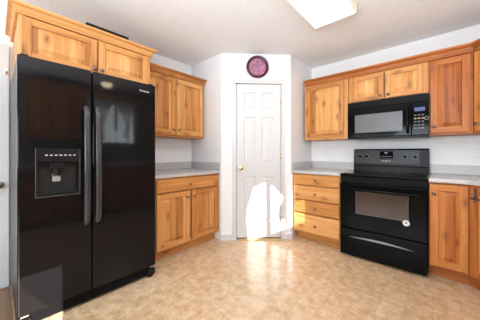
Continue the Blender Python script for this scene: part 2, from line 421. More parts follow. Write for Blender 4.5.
struct('wall_pantry_right', MB().prism([(PC, 0), (PC, -PB), (PC - 0.0724, -PB + 0.03), (PC - 0.09, -PB + 0.03), (PC - 0.09, 0)], 0, H), 'wall_paint', label='short white pantry wall left of the drawer cabinet')
# diagonal wall with a doorway, local frame centred on the wall, x along it, front -y
dmid = Vector(((PB + PC) / 2, -(PA + PB) / 2, 0)); dlen = (PC - PB) * math.sqrt(2)
def dl(px_, py_): return ((px_ - dmid.x) * s2 + (py_ - dmid.y) * s2)
DX0, DX1, DZ = dl(0.791, -1.159), dl(1.204, -0.746), 2.045
g = 0.004
wd_ = MB()
wd_.box(-dlen / 2, DX0 - 0.012, 0, 0.10, 0, H); wd_.box(DX1 + 0.012, dlen / 2, 0, 0.10, 0, H); wd_.box(DX0 - 0.012, DX1 + 0.012, 0, 0.10, DZ + 0.012, H)
wd_.box(DX0 - 0.012, DX1 + 0.012, 0.12, 0.13, 0, H)
o = struct('wall_pantry_diagonal', wd_, 'wall_paint', label='angled white corner pantry wall holding the door and clock'); o.location = dmid; o.rotation_euler = (0, 0, R(45))
# casing
c = MB(); cw = 0.052
for a, b_ in ((DX0 - 0.004 - cw, DX0 - 0.004), (DX1 + 0.004, DX1 + 0.004 + cw)):
    c.box(a, b_, -0.014, -0.0005, 0, DZ + 0.004, 0, 0.004); 
c.box(DX0 - 0.004 - cw, DX1 + 0.004 + cw, -0.014, -0.0005, DZ + 0.0045, DZ + 0.004 + cw, 0, 0.004)
o = struct('trim_1', c, 'trim_white', 40, 'white casing around the pantry door'); o.location = dmid; o.rotation_euler = (0, 0, R(45))
# six panel door
d1 = thing('door_1', 'white six panel pantry door with brass knob in the angled corner', 'door', dmid, R(45), None, 'structure')
def six_panel(parent, x0, x1, z0, z1, yf, th):
    W = x1 - x0; st = 0.098 if W < 0.7 else 0.115; mul = 0.085
    m = MB(); yb = yf + th
    xs = [(x0 + st, (x0 + x1) / 2 - mul / 2), ((x0 + x1) / 2 + mul / 2, x1 - st)]
    zs = [(z0 + 0.20, z0 + 0.80), (z0 + 0.99, z0 + 1.58), (z0 + 1.69, z0 + 1.91)]
    m.box(x0, x0 + st, yf, yb, z0, z1); m.box(x1 - st, x1, yf, yb, z0, z1); m.box(xs[0][1], xs[1][0], yf, yb, z0, z1)
    zz = [z0] + [v for p in zs for v in p] + [z1]
    for a, b_ in xs:
        for k in range(0, len(zz), 2): m.box(a, b_, yf, yb, zz[k], zz[k + 1])
        for k in range(1, len(zz) - 1, 2):
            m.ring_panel(a, b_, zz[k], zz[k + 1], yb, [(0, yf), (0.010, yf + 0.008), (0.018, yf + 0.009), (0.040, yf + 0.003)])
    return m.build('door_slab', 'trim_white', parent, 15)
slab = six_panel(d1, DX0, DX1, 0.030, DZ, 0.004, 0.035)
kx = dl(0.807, -1.143) + 0.035
KN = [(0.030, 0.0), (0.030, 0.006), (0.012, 0.010), (0.010, 0.030), (0.022, 0.040), (0.027, 0.052), (0.024, 0.063), (0.012, 0.068), (0, 0.069)]
tag(MB().lathe([(0, 0)] + KN, (0, 0, 0), (0, -1, 0)).build('door_knob', 'brass', d1, 50, (kx, 0.0035, 0.945)), 'brass door knob')
for hz in (1.83, 1.10, 0.26):
    MB().lathe([(0, -0.045), (0.006, -0.045), (0.006, 0.045), (0, 0.045)], (DX1 + 0.001, -0.004, hz), (0, 0, 1), n=10).box(DX1 - 0.0, DX1 + 0.003, -0.003, 0.02, hz - 0.044, hz + 0.044).build('hinge', 'brass', d1, 40)
MB().box(DX0, DX1, -0.02, 0.09, 0.0005, 0.012, 0, 0.003).build('threshold', 'oak_strip', d1, 30)

# baseboards
BP = [(0.0005, 0), (0.013, 0), (0.013, 0.068), (0.010, 0.078), (0.006, 0.084), (0.0005, 0.088)]
def dw(x, y=0): return Vector((dmid.x + x * s2 + y * s2, dmid.y + x * s2 - y * s2))
struct('baseboard_left', MB().sweep([(0.615, -PA), (PB, -PA), tuple(dw(DX0 - 0.005 - cw))], BP), 'trim_white', 30, 'white baseboard at left of the pantry door')
struct('baseboard_right', MB().sweep([tuple(dw(DX1 + 0.005 + cw)), (PC, -PB), (PC, -0.60)], BP), 'trim_white', 30, 'white baseboard at right of the pantry door')

# left door beyond the refrigerator
d2 = thing('door_2', 'white door at the left edge beyond the black refrigerator', 'door', (0, -3.60, 0), R(90), None, 'structure')
m = MB(); m.box(-0.42, 0.40, -0.035, -0.001, 0.008, 2.05, 0, 0.002); m.box(-0.42, 0.40, -0.041, -0.0355, 0.010, 0.085, 0, 0.002); m.box(-0.42, 0.40, -0.044, -0.0355, 0.010, 0.055, 0, 0.002)
m.build('door_slab', 'trim_white', d2, 30)
tag(MB().lathe([(0, 0)] + KN, (0, 0, 0), (0, -1, 0)).build('door_knob', 'brass', d2, 50, (0.342, -0.0355, 0.875)), 'brass door knob')
m = MB(); m.box(0.372, 0.398, -0.045, -0.0355, 1.80, 1.86, 0, 0.002); m.box(0.378, 0.392, -0.055, -0.045, 1.805, 1.83, 1, 0.002); m.build('latch', ['outlet_white', 'bronze'], d2, 30)

# right wall with the sink window, dining bump-out with the patio door, rear wall with a wide window
WY0, WY1, WZ0, WZ1 = -2.15, -1.185, 1.31, 2.26
def wall_with_hole(axis, c0, c1, a0, a1, holes):
    m = MB(); cur = a0
    def bx(p, q, z0, z1):
        if q - p < 1e-4 or z1 - z0 < 1e-4: return
        if axis == 'x': m.box(p, q, c0, c1, z0, z1)
        else: m.box(c0, c1, p, q, z0, z1)
    for h0, h1, z0, z1 in holes:
        bx(cur, h0, 0, H); bx(h0, h1, 0, z0); bx(h0, h1, z1, H); cur = h1
    bx(cur, a1, 0, H)
    return m
struct('wall_right', wall_with_hole('y', XR, XR + T, -3.40, T, [(WY0, WY1, WZ0, WZ1)]).box(XR + T, XP + T, -3.40, -3.30, 0, H), 'taupe_paint', label='taupe wall with the sink window')
struct('wall_patio', wall_with_hole('y', XP, XP + T, YR, -3.30, [(-5.60, -3.872, 0.02, 2.15)]), 'taupe_paint', label='taupe wall with the patio door')
struct('wall_rear', wall_with_hole('x', YR - T, YR, -T, XP + T, [(0.45, 3.35, 0.86, 1.82)]), 'taupe_paint', label='taupe wall with the wide rear window')
def window(name, axis, c, a0, a1, z0, z1, mull, label):
    t = thing(name, label, 'window', (c, (a0 + a1) / 2, z0) if axis == 'y' else ((a0 + a1) / 2, c, z0), R(-90) if axis == 'y' else R(180), None, 'structure')
    W, hh = a1 - a0, z1 - z0; f = 0.035; m = MB()
    m.box(-W / 2, -W / 2 + f, -0.03, 0.03, 0, hh); m.box(W / 2 - f, W / 2, -0.03, 0.03, 0, hh)
    m.box(-W / 2 + f, W / 2 - f, -0.03, 0.03, 0, f); m.box(-W / 2 + f, W / 2 - f, -0.03, 0.03, hh - f, hh)
    for q, wq in mull: m.box(q - wq / 2, q + wq / 2, -0.025, 0.025, f, hh - f)
    m.build('window_frame', 'trim_white', t)
    MB().box(-W / 2 + f, W / 2 - f, -0.003, 0.003, f, hh - f).build('window_pane', 'window_glass', t, 0)
    return t
window('window_1', 'y', XR + 0.045, WY0, WY1, WZ0, WZ1, [(-0.105, 0.050)], 'white framed double window above the sink')
window('window_2', 'y', XP + 0.05, -5.60, -3.872, 0.02, 2.15, [(0, 0.07)], 'white framed sliding patio door')
window('window_3', 'x', YR - 0.05, 0.45, 3.35, 0.86, 1.82, [(-0.5, 0.07), (0.5, 0.07)], 'wide white framed rear window')

# ------------------------------------------------------------------ refrigerator
fr = thing('refrigerator', 'glossy black side by side refrigerator with an ice dispenser', 'refrigerator', (0.42, -2.735, 0), R(90))
MB().box(-0.455, 0.455, -0.305, 0.375, 0.035, 1.745, 0, 0.006).build('body', 'black_side', fr)
SPL = -0.050
fz = MB().box(-0.455, SPL - 0.003, -0.38, -0.312, 0.105, 1.765, 0, 0.010, 3).build('freezer_door', 'black_gloss', fr)
boolean_cut(fz, MB().box(-0.357, -0.142, -0.42, -0.328, 0.865, 1.083))
fd = MB().box(SPL + 0.003, 0.455, -0.38, -0.312, 0.105, 1.765, 0, 0.010, 3).build('refrigerator_door', 'black_gloss', fr)
def fridge_handle(parent, x):
    pts = [(x, -0.379, 0.618), (x, -0.405, 0.628), (x, -0.425, 0.665)]
    pts += [(x, -0.425 - 0.012 * math.sin(math.pi * i / 10), 0.70 + 0.70 * i / 10) for i in range(11)]
    pts += [(x, -0.425, 1.435), (x, -0.405, 1.472), (x, -0.379, 1.482)]
    MB().tube(pts, 0.020, n=16, flat=0.62).build('handle', 'charcoal_handle', parent, 60)
fridge_handle(fz, -0.094); fridge_handle(fd, -0.022)
dp = MB()
dp.box(-0.369, -0.130, -0.3835, -0.3802, 1.084, 1.171, 0, 0.001)
dp.box(-0.369, -0.358, -0.3835, -0.3802, 0.850, 1.0838, 0, 0.001); dp.box(-0.141, -0.130, -0.3835, -0.3802, 0.850, 1.0838, 0, 0.001); dp.box(-0.3578, -0.1412, -0.3835, -0.3802, 0.850, 0.864, 0, 0.001)
dsp = dp.build('dispenser', 'black_plastic', fz)
m = MB()
for a in ((-0.370, -0.368, 0.848, 1.172), (-0.131, -0.129, 0.848, 1.172), (-0.370, -0.129, 0.847, 0.849)): m.box(a[0], a[1], -0.3845, -0.3800, a[2], a[3])
tag(m.build('dispenser_trim', 'pewter', fz, 0), 'thin grey trim line')
MB().box(-0.356, -0.143, -0.3295, -0.328, 0.866, 1.082).box(-0.356, -0.143, -0.378, -0.330, 0.866, 0.872, 0, 0.002).build('dispenser_tray', 'black_matte', fz)
m = MB(); m.box(-0.300, -0.215, -0.368, -0.3296, 1.03, 1.082, 0, 0.008); m.lathe([(0, 0), (0.022, 0), (0.026, 0.05), (0, 0.05)], (-0.258, -0.350, 0.985), (0, 0, 1), 0, 16)
m.build('dispenser_spout', 'black_plastic', fz)
tag(MB().box(-0.283, -0.237, -0.358, -0.3515, 0.945, 1.005, 0, 0.005).build('dispenser_paddle', 'paddle_grey', fz), 'grey paddle')
for i in range(7):
    MB().box(-0.323 + i * 0.0255, -0.309 + i * 0.0255, -0.3840, -0.3834, 1.124, 1.130).build('touch_icon', 'white_print', dsp, 0)
tag(text('door_badge', 'Whirlpool', 0.0205, (0.346, -0.3806, 1.692), 'white_print', fd), 'silver lettered badge')
m = MB(); m.box(-0.445, 0.445, -0.350, -0.306, 0.02, 0.098, 0, 0.004)
for i in range(4): m.box(-0.40, 0.40, -0.353, -0.349, 0.035 + i * 0.014, 0.041 + i * 0.014)
m.build('base_grille', 'black_satin', fr)
for x in (-0.42, 0.42):
    ft = MB().box(x - 0.035, x + 0.035, -0.372, -0.30, 0.018, 0.075, 0, 0.008).lathe([(0, 0), (0.02, 0), (0.02, 0.02), (0, 0.02)], (x, -0.345, 0), (0, 0, 1), 0, 14).build('foot', 'black_plastic', fr)
    MB().box(x - 0.02, x + 0.02, -0.36, -0.32, 1.7655, 1.778, 0, 0.004).build('hinge_cover', 'black_plastic', fr)
    MB().box(x - 0.02, x + 0.02, -0.375, -0.32, 0.0935, 0.1045, 0, 0.002).build('door_hinge', 'steel', fr)

# ------------------------------------------------------------------ cabinet over the refrigerator
FW = 0.935
fc = thing('wall_cabinet', 'deep alder two door cabinet directly above the black refrigerator', 'cabinet', (0, -2.7055, 1.79), R(90))
wall_body(fc, FW, 0.60, 0, 0.37, ALD)
cab_door(fc, -FW / 2 + 0.016, 0.0, 0.012, 0.300, -0.621, ALD, -0.022, 0.050, 0.05)
cab_door(fc, 0.012, FW / 2 - 0.025, 0.012, 0.300, -0.621, ALD, 0.034, 0.050, 0.05)
MB().sweep([(-FW / 2, -0.002), (-FW / 2, -0.60), (FW / 2, -0.60), (FW / 2, -0.002)][::-1][::-1], crown_prof(0.312, 0.382, 0.050)).build('crown', 'alder_level', fc, 25)

# left wall cabinet
ul = thing('wall_cabinet', 'two door alder wall cabinet above the left counter beside the pantry', 'cabinet', (0, -1.776, 1.343), R(90))
LW = 0.90
wall_body(ul, LW, 0.31, 0, 0.77, ALD)
cab_door(ul, -LW / 2 + 0.02, 0.001, 0.025, 0.725, -0.331, ALD, -0.030, 0.085)
cab_door(ul, 0.012, LW / 2 - 0.022, 0.025, 0.725, -0.331, ALD, 0.042, 0.085)
MB().sweep([(-LW / 2, -0.31), (LW / 2, -0.31), (LW / 2, -0.002)], crown_prof(0.735, 0.812, 0.050)).build('crown', 'alder_level', ul, 25)
# left base cabinet
bl = thing('base_cabinet', 'alder base cabinet with one wide drawer over two doors beside the refrigerator', 'cabinet', (0.002, -1.747, 0), R(90))
BW = 0.885
base_body(bl, BW, 0.598, 0.876, ALD)
cab_drawer(bl, -BW / 2 + 0.012, BW / 2 - 0.012, 0.722, 0.862, -0.619, ALD, -0.020, 0.785)
cab_door(bl, -BW / 2 + 0.012, -0.020, 0.126, 0.708, -0.619, ALD, -0.058, 0.640)
cab_door(bl, 0.008, BW / 2 - 0.014, 0.126, 0.708, -0.619, ALD, 0.034, 0.640)
lc = thing('countertop', 'grey laminate countertop with backsplash between refrigerator and pantry', 'countertop', (0, -1.747, 0.877), R(90))
MB().box(-0.50, 0.4455, -0.638, -0.001, 0, 0.037, 0, 0.006).build('slab', 'counter_laminate', lc)
MB().box(-0.50, 0.4455, -0.019, -0.001, 0.0375, 0.137, 0, 0.003).box(0.4265, 0.4455, -0.632, -0.0195, 0.0375, 0.137, 0, 0.003).build('backsplash', 'counter_laminate', lc)

# ------------------------------------------------------------------ back wall base run
dc = thing('drawer_cabinet', 'alder cabinet of four stacked drawers left of the black stove', 'cabinet', (1.6135, -0.002, 0), 0)
DW = 0.600
base_body(dc, DW, 0.598, 0.876, ALD)
for z0, z1, kz in ((0.730, 0.862, 0.797), (0.545, 0.718, 0.625), (0.370, 0.533, 0.445), (0.128, 0.358, 0.232)):
    cab_drawer(dc, -DW / 2 + 0.018, DW / 2 - 0.008, z0, z1, -0.619, ALD, 0.005, kz)
c1 = thing('countertop', 'short grey laminate countertop above the four drawer cabinet', 'countertop', (1.6095, 0, 0.877), 0)
MB().box(-0.3085, 0.308, -0.638, -0.001, 0, 0.037, 0, 0.006).build('slab', 'counter_laminate', c1)
MB().box(-0.3085, 0.308, -0.019, -0.001, 0.0375, 0.137, 0, 0.003).box(-0.3085, -0.2895, -0.632, -0.0195, 0.0375, 0.137, 0, 0.003).build('backsplash', 'counter_laminate', c1)

SXC = 2.300
br_ = thing('base_cabinet', 'single door alder base cabinet right of the black stove', 'cabinet', (2.819, -0.002, 0), 0)
base_body(br_, 0.270, 0.598, 0.876, ALD_WARMLIT)
cab_door(br_, -0.125, 0.117, 0.126, 0.858, -0.619, ALD_WARMLIT, -0.098, 0.775)
# diagonal sink corner
CX = 2.955
sk = thing('corner_cabinet', 'diagonal alder sink cabinet at the right edge with a dark towel bar', 'cabinet', (0, 0, 0), 0)
poly = [(CX, -0.004), (CX, -0.600), (XR - 0.60, -(XR - CX)), (XR - 0.004, -(XR - CX)), (XR - 0.004, -0.004)]
MB().prism(poly, 0.112, 0.69).build('body', ALD_WARMLIT, sk, 0)
tin = [(CX, -0.004), (CX, -0.535), (XR - 0.535, -(XR - CX)), (XR - 0.004, -(XR - CX)), (XR - 0.004, -0.004)]
MB().prism(tin, 0.0, 0.1115).build('toe_kick', 'warmlit_alder_level', sk, 0)
fwid = math.hypot(XR - 0.60 - CX, XR - CX - 0.60)
fm = Vector(((CX + XR - 0.60) / 2, -(XR - CX + 0.60) / 2, 0))
def to_face(o): o.location = fm; o.rotation_euler = (0, 0, R(-45)); return o
m = MB(); m.box(-fwid / 2, -fwid / 2 + 0.03, -0.019, -0.0005, 0.1125, 0.875); m.box(fwid / 2 - 0.03, fwid / 2, -0.019, -0.0005, 0.1125, 0.875); m.box(-fwid / 2 + 0.03, fwid / 2 - 0.03, -0.019, -0.0005, 0.8, 0.875)
to_face(m.build('face_frame', ALD_WARMLIT, sk))
dd = to_face(cab_door(sk, -fwid / 2 + 0.022, fwid / 2 - 0.022, 0.126, 0.858, -0.041, ALD_WARMLIT))
tb = MB(); tb.tube([(-0.16, -0.0415, 0.775), (-0.16, -0.085, 0.775), (-0.155, -0.092, 0.775), (0.155, -0.092, 0.775), (0.16, -0.085, 0.775), (0.16, -0.0415, 0.775)], 0.006, n=10)
for x in (-0.16, 0.16): tb.box(x - 0.008, x + 0.008, -0.0445, -0.0415, 0.74, 0.858)
tag(tb.build('towel_bar', 'charcoal_handle', dd, 50), 'dark metal towel bar')
# right run along the right wall (seen only in reflections)
rb = thing('base_cabinet', 'long alder base cabinet along the right wall past the sink', 'cabinet', (XR - 0.003, -2.13, 0), R(-90))
RW = 2.40
base_body(rb, RW, 0.598, 0.876, ALD_WARMLIT)
for i in range(5):
    x0 = -RW / 2 + 0.015 + i * 0.475
    cab_drawer(rb, x0, x0 + 0.46, 0.722, 0.862, -0.619, ALD_WARMLIT, x0 + 0.23, 0.79); cab_door(rb, x0, x0 + 0.46, 0.126, 0.708, -0.619, ALD_WARMLIT, x0 + 0.42, 0.64)
ct = thing('countertop', 'long grey laminate countertop starting right of the stove and turning the corner', 'countertop', (0, 0, 0.877), 0)
ov = 0.038
k_ = ov * math.tan(R(22.5))
polyc = [(SXC + 0.383, -0.001), (SXC + 0.383, -0.638), (CX - k_ + 0.0, -0.638), (XR - 0.638, -(XR - CX) - k_), (XR - 0.638, -3.33), (XR - 0.001, -3.33), (XR - 0.001, -0.001)]
MB().prism(polyc, 0, 0.037, 0, 0.006).build('slab', 'counter_laminate', ct)
MB().box(SXC + 0.383, XR - 0.001, -0.019, -0.001, 0.0375, 0.137, 0, 0.003).box(XR - 0.020, XR - 0.001, -3.33, -0.0195, 0.0375, 0.137, 0, 0.003).build('backsplash', 'counter_laminate', ct)

# ------------------------------------------------------------------ stove
st = thing('stove', 'black freestanding electric stove with a windowed oven door', 'stove', (SXC, 0, 0), 0)
SW = 0.377
MB().box(-SW, SW, -0.600, -0.025, 0.03, 0.885, 0, 0.003).build('body', 'black_satin', st)
m = MB(); m.box(-SW - 0.001, SW + 0.001, -0.655, -0.025, 0.8855, 0.914, 0, 0.008, 3); m.box(-SW + 0.03, SW - 0.03, -0.615, -0.11, 0.914, 0.9165, 0, 0.001)
ck = m.build('cooktop', 'enamel_black', st)
for bx_, by_, r in ((-0.185, -0.48, 0.105), (0.185, -0.48, 0.085), (-0.185, -0.225, 0.08), (0.185, -0.225, 0.105)):
    MB().lathe([(r - 0.004, 0), (r, 0), (r, 0.0006), (r - 0.004, 0.0006), (r - 0.004, 0)], (bx_, by_, 0.9166), (0, 0, 1), 0, 40).build('burner_ring', 'panel_grey', ck, 30)
m = MB(); m.prism([(-0.024, 0.914), (-0.100, 0.914), (-0.112, 0.99), (-0.095, 1.178), (-0.080, 1.192), (-0.024, 1.192)], -SW, SW, 0, 0.004, 'yz')
m.prism([(-0.112, 0.9145), (-0.135, 0.9145), (-0.113, 0.975)], -SW + 0.004, SW - 0.004, 0, 0.0, 'yz')
bgd = m.build('control_panel', 'black_plastic', st)
def face_y(z): return -0.112 + (z - 0.99) / (1.178 - 0.99) * 0.017
def on_panel(x0, x1, z0, z1, name, mat, th=0.001, parent=bgd):
    m = MB(); a, b_ = face_y(z0), face_y(z1)
    m.prism([(a - 0.0004, z0), (b_ - 0.0004, z1), (b_ - 0.0004 - th, z1), (a - 0.0004 - th, z0)], x0, x1, 0, 0, 'yz')
    return m.build(name, mat, parent, 0)
on_panel(-0.365, 0.295, 1.012, 1.172, 'panel_face', 'panel_grey', 0.0006)
dsply = on_panel(-0.085, 0.050, 1.075, 1.160, 'display', 'enamel_black', 0.0012)
on_panel(-0.035, -0.005, 1.135, 1.150, 'clock_readout', 'grey_print', 0.0004, None or bgd).location = (0, -0.0014, 0)
for i in range(5): on_panel(-0.070 + i * 0.022, -0.056 + i * 0.022, 1.095, 1.101, 'touch_button', 'grey_print', 0.0018)
text('panel_badge', 'Whirlpool', 0.022, (-0.022, face_y(1.045) - 0.0018, 1.045), 'white_print', bgd)
for kx_ in (-0.300, -0.230, 0.165, 0.255):
    kz_ = 1.098; yk = face_y(kz_)
    tag(MB().lathe([(0, 0.0), (0.0255, 0.0), (0.0255, 0.002), (0, 0.002)], (kx_, yk - 0.001, kz_), (0, -1, 0.09), 0, 24).build('knob_dial_ring', 'pewter', bgd, 30))
    kn = MB().lathe([(0, 0), (0.021, 0), (0.019, 0.020), (0.017, 0.022), (0, 0.022)], (kx_, yk - 0.003, kz_), (0, -1, 0.09), 0, 24).box(kx_ - 0.005, kx_ + 0.005, yk - 0.034, yk - 0.022, kz_ - 0.018, kz_ + 0.020, 0, 0.002).build('knob', 'black_satin', bgd, 40)
MB().box(-SW, SW, -0.640, -0.6005, 0.815, 0.885, 0, 0.004).build('vent_trim', 'black_satin', st)
od = MB().box(-SW + 0.001, SW - 0.001, -0.660, -0.6005, 0.318, 0.812, 0, 0.008, 3).build('oven_door', 'enamel_black', st)
MB().box(-0.212, 0.236, -0.6615, -0.6602, 0.490, 0.728, 0, 0.0005).build('oven_window', 'oven_glass', od)
tag(MB().box(-0.214, 0.238, -0.6610, -0.6601, 0.4875, 0.4898).box(-0.2145, -0.2122, -0.6610, -0.6601, 0.4875, 0.7305).box(0.2362, 0.2385, -0.6610, -0.6601, 0.4875, 0.7305).build('window_border', 'pewter', od, 0))
hd = MB(); hd.tube([(-0.285 + 0.595 * i / 12, -0.700 - 0.010 * math.sin(math.pi * i / 12), 0.752) for i in range(13)], 0.013, n=14)
for x in (-0.275, 0.300): hd.box(x - 0.012, x + 0.012, -0.702, -0.6605, 0.741, 0.763, 0, 0.003)
hd.build('handle', 'enamel_black', od, 60)
stk = MB().lathe([(0, 0), (0.028, 0), (0.028, 0.0007), (0, 0.0007)], (0.222, -0.6618, 0.474), (0, -1, 0), 0, 28).build('sticker', 'sticker_white', od, 30)
MB().lathe([(0, 0), (0.010, 0), (0.010, 0.0005), (0, 0.0005)], (0.222, -0.6626, 0.476), (0, -1, 0), 0, 20).lathe([(0.0215, 0), (0.0235, 0), (0.0235, 0.0004), (0.0215, 0.0004), (0.0215, 0)], (0.222, -0.6626, 0.474), (0, -1, 0), 0, 28).build('sticker_print', 'pewter', stk, 30)
sd = MB().box(-SW + 0.001, SW - 0.001, -0.660, -0.6005, 0.022, 0.310, 0, 0.008, 3).build('storage_drawer', 'enamel_black', st)
pts = [(-0.285 + 0.57 * i / 16, 0.222 + 0.022 * math.sin(math.pi * i / 16)) for i in range(17)] + [(0.285 - 0.57 * i / 16, 0.222 + 0.0 + 0.004 * math.sin(math.pi * i / 16)) for i in range(1, 16)]
hb = MB(); t_ = pts
hb.prism(t_, -0.672, -0.6602, 0, 0.002, 'xz'); hb.build('handle', 'handle_highlight', sd, 40)
for x in (-0.33, 0.33):
    for y in (-0.56, -0.08): MB().lathe([(0, 0), (0.018, 0), (0.018, 0.03), (0, 0.03)], (x, y, 0), (0, 0, 1), 0, 12).build('foot', 'black_plastic', st)

# ------------------------------------------------------------------ microwave
MX = 2.306
mw = thing('microwave', 'black over the range microwave mounted above the stove', 'microwave', (MX, 0, 1.305), 0)
MWh = 0.376
MB().box(-MWh, MWh, -0.375, -0.002, 0.006, 0.436, 0, 0.004).build('body', 'black_satin', mw)
m = MB(); m.box(-MWh, MWh, -0.402, -0.3755, 0.362, 0.436, 0, 0.006)
for i in range(4): m.box(-MWh + 0.03, MWh - 0.03, -0.4035, -0.401, 0.378 + i * 0.013, 0.384 + i * 0.013)
m.build('vent_grille', 'black_satin', mw)
md_ = MB().box(-MWh, 0.2355, -0.402, -0.3755, 0.020, 0.3605, 0, 0.006).build('door', 'enamel_black', mw)
MB().box(-0.295, 0.163, -0.4035, -0.4022, 0.072, 0.282, 0, 0.0005).build('door_window', 'frost_grey', md_)
hp = [(0.207, -0.402, 0.045), (0.207, -0.425, 0.052), (0.207, -0.440, 0.075)] + [(0.207, -0.440 - 0.006 * math.sin(math.pi * i / 6), 0.075 + 0.225 * i / 6) for i in range(1, 6)] + [(0.207, -0.440, 0.300), (0.207, -0.425, 0.320), (0.207, -0.402, 0.328)]
MB().tube(hp, 0.011, n=12).build('handle', 'enamel_black', md_, 60)
cp = MB().box(0.2375, MWh, -0.402, -0.3755, 0.020, 0.3605, 0, 0.006).build('control_panel', 'enamel_black', mw)
tag(MB().box(0.262, 0.345, -0.4032, -0.4021, 0.262, 0.300).build('display', 'display_glow', cp, 0), 'blue lit display')
for r in range(5):
    for c_ in range(3):
        x0 = 0.258 + c_ * 0.030; z0 = 0.215 - r * 0.033
        MB().box(x0, x0 + 0.020, -0.4030, -0.4021, z0, z0 + 0.013, 0, 0.0003).build('button', 'keypad_gold' if r == 1 else 'key_dark', cp, 0)
MB().lathe([(0.013, 0), (0.017, 0), (0.017, 0.001), (0.013, 0.001), (0.013, 0)], (0.357, -0.4021, 0.185), (0, -1, 0), 0, 24).build('start_ring', 'grey_print', cp, 30)
MB().box(-MWh, MWh, -0.398, -0.3755, 0.0, 0.0185, 0, 0.004).build('bottom_trim', 'black_plastic', mw)

# ------------------------------------------------------------------ back wall uppers
UZ0, UZT = 1.322, 2.105
w1 = thing('wall_cabinet', 'single door knotty alder wall cabinet left of the microwave', 'cabinet', (1.6275, -0.002, UZ0), 0)
U1 = 0.575
wall_body(w1, U1, 0.318, 0, UZT - UZ0, ALD, (0.03, 0.06))
cab_door(w1, -U1 / 2 + 0.025, U1 / 2 - 0.050, 0.025, 0.735, -0.339, ALD, U1 / 2 - 0.076, 0.08)
w2 = thing('wall_cabinet', 'short two door alder wall cabinet directly above the microwave', 'cabinet', (2.299, -0.002, 1.7415), 0)
U2 = 0.755
wall_body(w2, U2, 0.318, 0, UZT - 1.7415, ALD, (0.03, 0.06))
cab_door(w2, -U2 / 2 + 0.012, -0.006, 0.018, 0.318, -0.339, ALD, -0.036, 0.055, 0.05)
cab_door(w2, 0.006, U2 / 2 - 0.045, 0.018, 0.318, -0.339, ALD, 0.036, 0.055, 0.05)
w3 = thing('wall_cabinet', 'tall single door alder wall cabinet right of the microwave', 'cabinet', (2.834, -0.002, UZ0), 0)
U3 = 0.309
wall_body(w3, U3, 0.318, 0, UZT - UZ0, ALD_WARMLIT, (0.02, 0.02))
cab_door(w3, -U3 / 2 + 0.012, U3 / 2 - 0.020, 0.02, 0.740, -0.339, ALD_WARMLIT, -U3 / 2 + 0.040, 0.085)
# diagonal upper
UX = 2.992
q = XR - UX
w4 = thing('corner_cabinet', 'diagonal alder corner wall cabinet at the upper right edge', 'cabinet', (0, 0, UZ0), 0)
MB().prism([(UX, -0.004), (UX, -0.320), (XR - 0.32, -q), (XR - 0.004, -q), (XR - 0.004, -0.004)], 0, UZT - UZ0).build('body', ALD_WARMLIT, w4, 0)
fw2 = math.hypot(XR - 0.32 - UX, q - 0.32); fm = Vector(((UX + XR - 0.32) / 2, -(q + 0.32) / 2, 0))
to_face(cab_door(w4, -fw2 / 2 + 0.02, fw2 / 2 - 0.02, 0.02, 0.740, -0.0215, ALD_WARMLIT, -fw2 / 2 + 0.05, 0.085))
cm = MB().sweep([(1.340, -0.3205), (UX + 0.0005, -0.3205), (XR - 0.3205, -q)], crown_prof(2.072, 2.152, 0.050)).build('crown_molding', 'warmlit_alder_level', None, 25)
tag(cm, 'long alder crown molding along the top of the cabinets over the stove', 'molding')
# wall cabinet reflected in the refrigerator
w5 = thing('wall_cabinet', 'alder wall cabinet on the right wall past the sink window', 'cabinet', (XR - 0.002, -2.56, 1.36), R(-90))
wall_body(w5, 0.74, 0.318, 0, 0.97, ALD_WARMLIT)
cab_door(w5, -0.35, -0.004, 0.025, 0.92, -0.339, ALD_WARMLIT, -0.03, 0.08); cab_door(w5, 0.004, 0.35, 0.025, 0.92, -0.339, ALD_WARMLIT, 0.03, 0.08)

tag(MB().box(XR - 0.32, XR - 0.001, -2.185, -0.885, 2.225, 2.245, 0, 0.002).box(XR - 0.335, XR - 0.3205, -2.185, -0.885, 2.17, 2.245, 0, 0.002).build('baffle', 'warmlit_alder_level'), 'added alder board over the sink window, shading the ceiling', 'baffle')  # added above the window to keep its light off the ceiling
tag(MB().box(0.48, 0.650, -2.79, -2.46, 2.1745, 2.196, 0, 0.003).build('board', 'black_plastic'), 'thin dark board lying on top of the cabinet over the refrigerator', 'board')

# ------------------------------------------------------------------ ceiling light, small sink lamp
cl = thing('ceiling_light', 'long box shaped fluorescent ceiling light glowing warm white', 'ceiling light', (2.036, -1.78, 2.355), 0)
m = MB(); m.box(-0.19, 0.19, -0.61, 0.61, 0.055, 0.0845, 0, 0.003); m.box(-0.19, 0.19, 0.592, 0.61, 0.0, 0.0548, 0, 0.006); m.box(-0.19, 0.19, -0.61, -0.592, 0.0, 0.0548, 0, 0.006)
m.build('housing', 'shade_cream', cl)
MB().box(-0.1745, 0.1745, -0.5915, 0.5915, 0.001, 0.054, 0, 0.008).build('diffuser', 'lamp_diffuser', cl)
MB().box(-0.19, -0.175, -0.5915, 0.5915, 0.0, 0.0545, 0, 0.005).box(0.175, 0.19, -0.5915, 0.5915, 0.0, 0.0545, 0, 0.005).build('lens_edge', 'lamp_edge_glow', cl)
sp_ = thing('sink_light', 'small round glowing ceiling light above the sink', 'ceiling light', (3.36, -1.90, 2.34), 0)
MB().lathe([(0, 0.0995), (0.09, 0.0995), (0.095, 0.07), (0.0, 0.07)], (0, 0, 0), (0, 0, 1)).build('base', 'brass', sp_)
MB().lathe([(0, 0.0), (0.05, 0.008), (0.08, 0.03), (0.088, 0.0695), (0, 0.0695)], (0, 0, 0), (0, 0, 1)).build('lamp_shade', 'small_lamp_glow', sp_, 50)

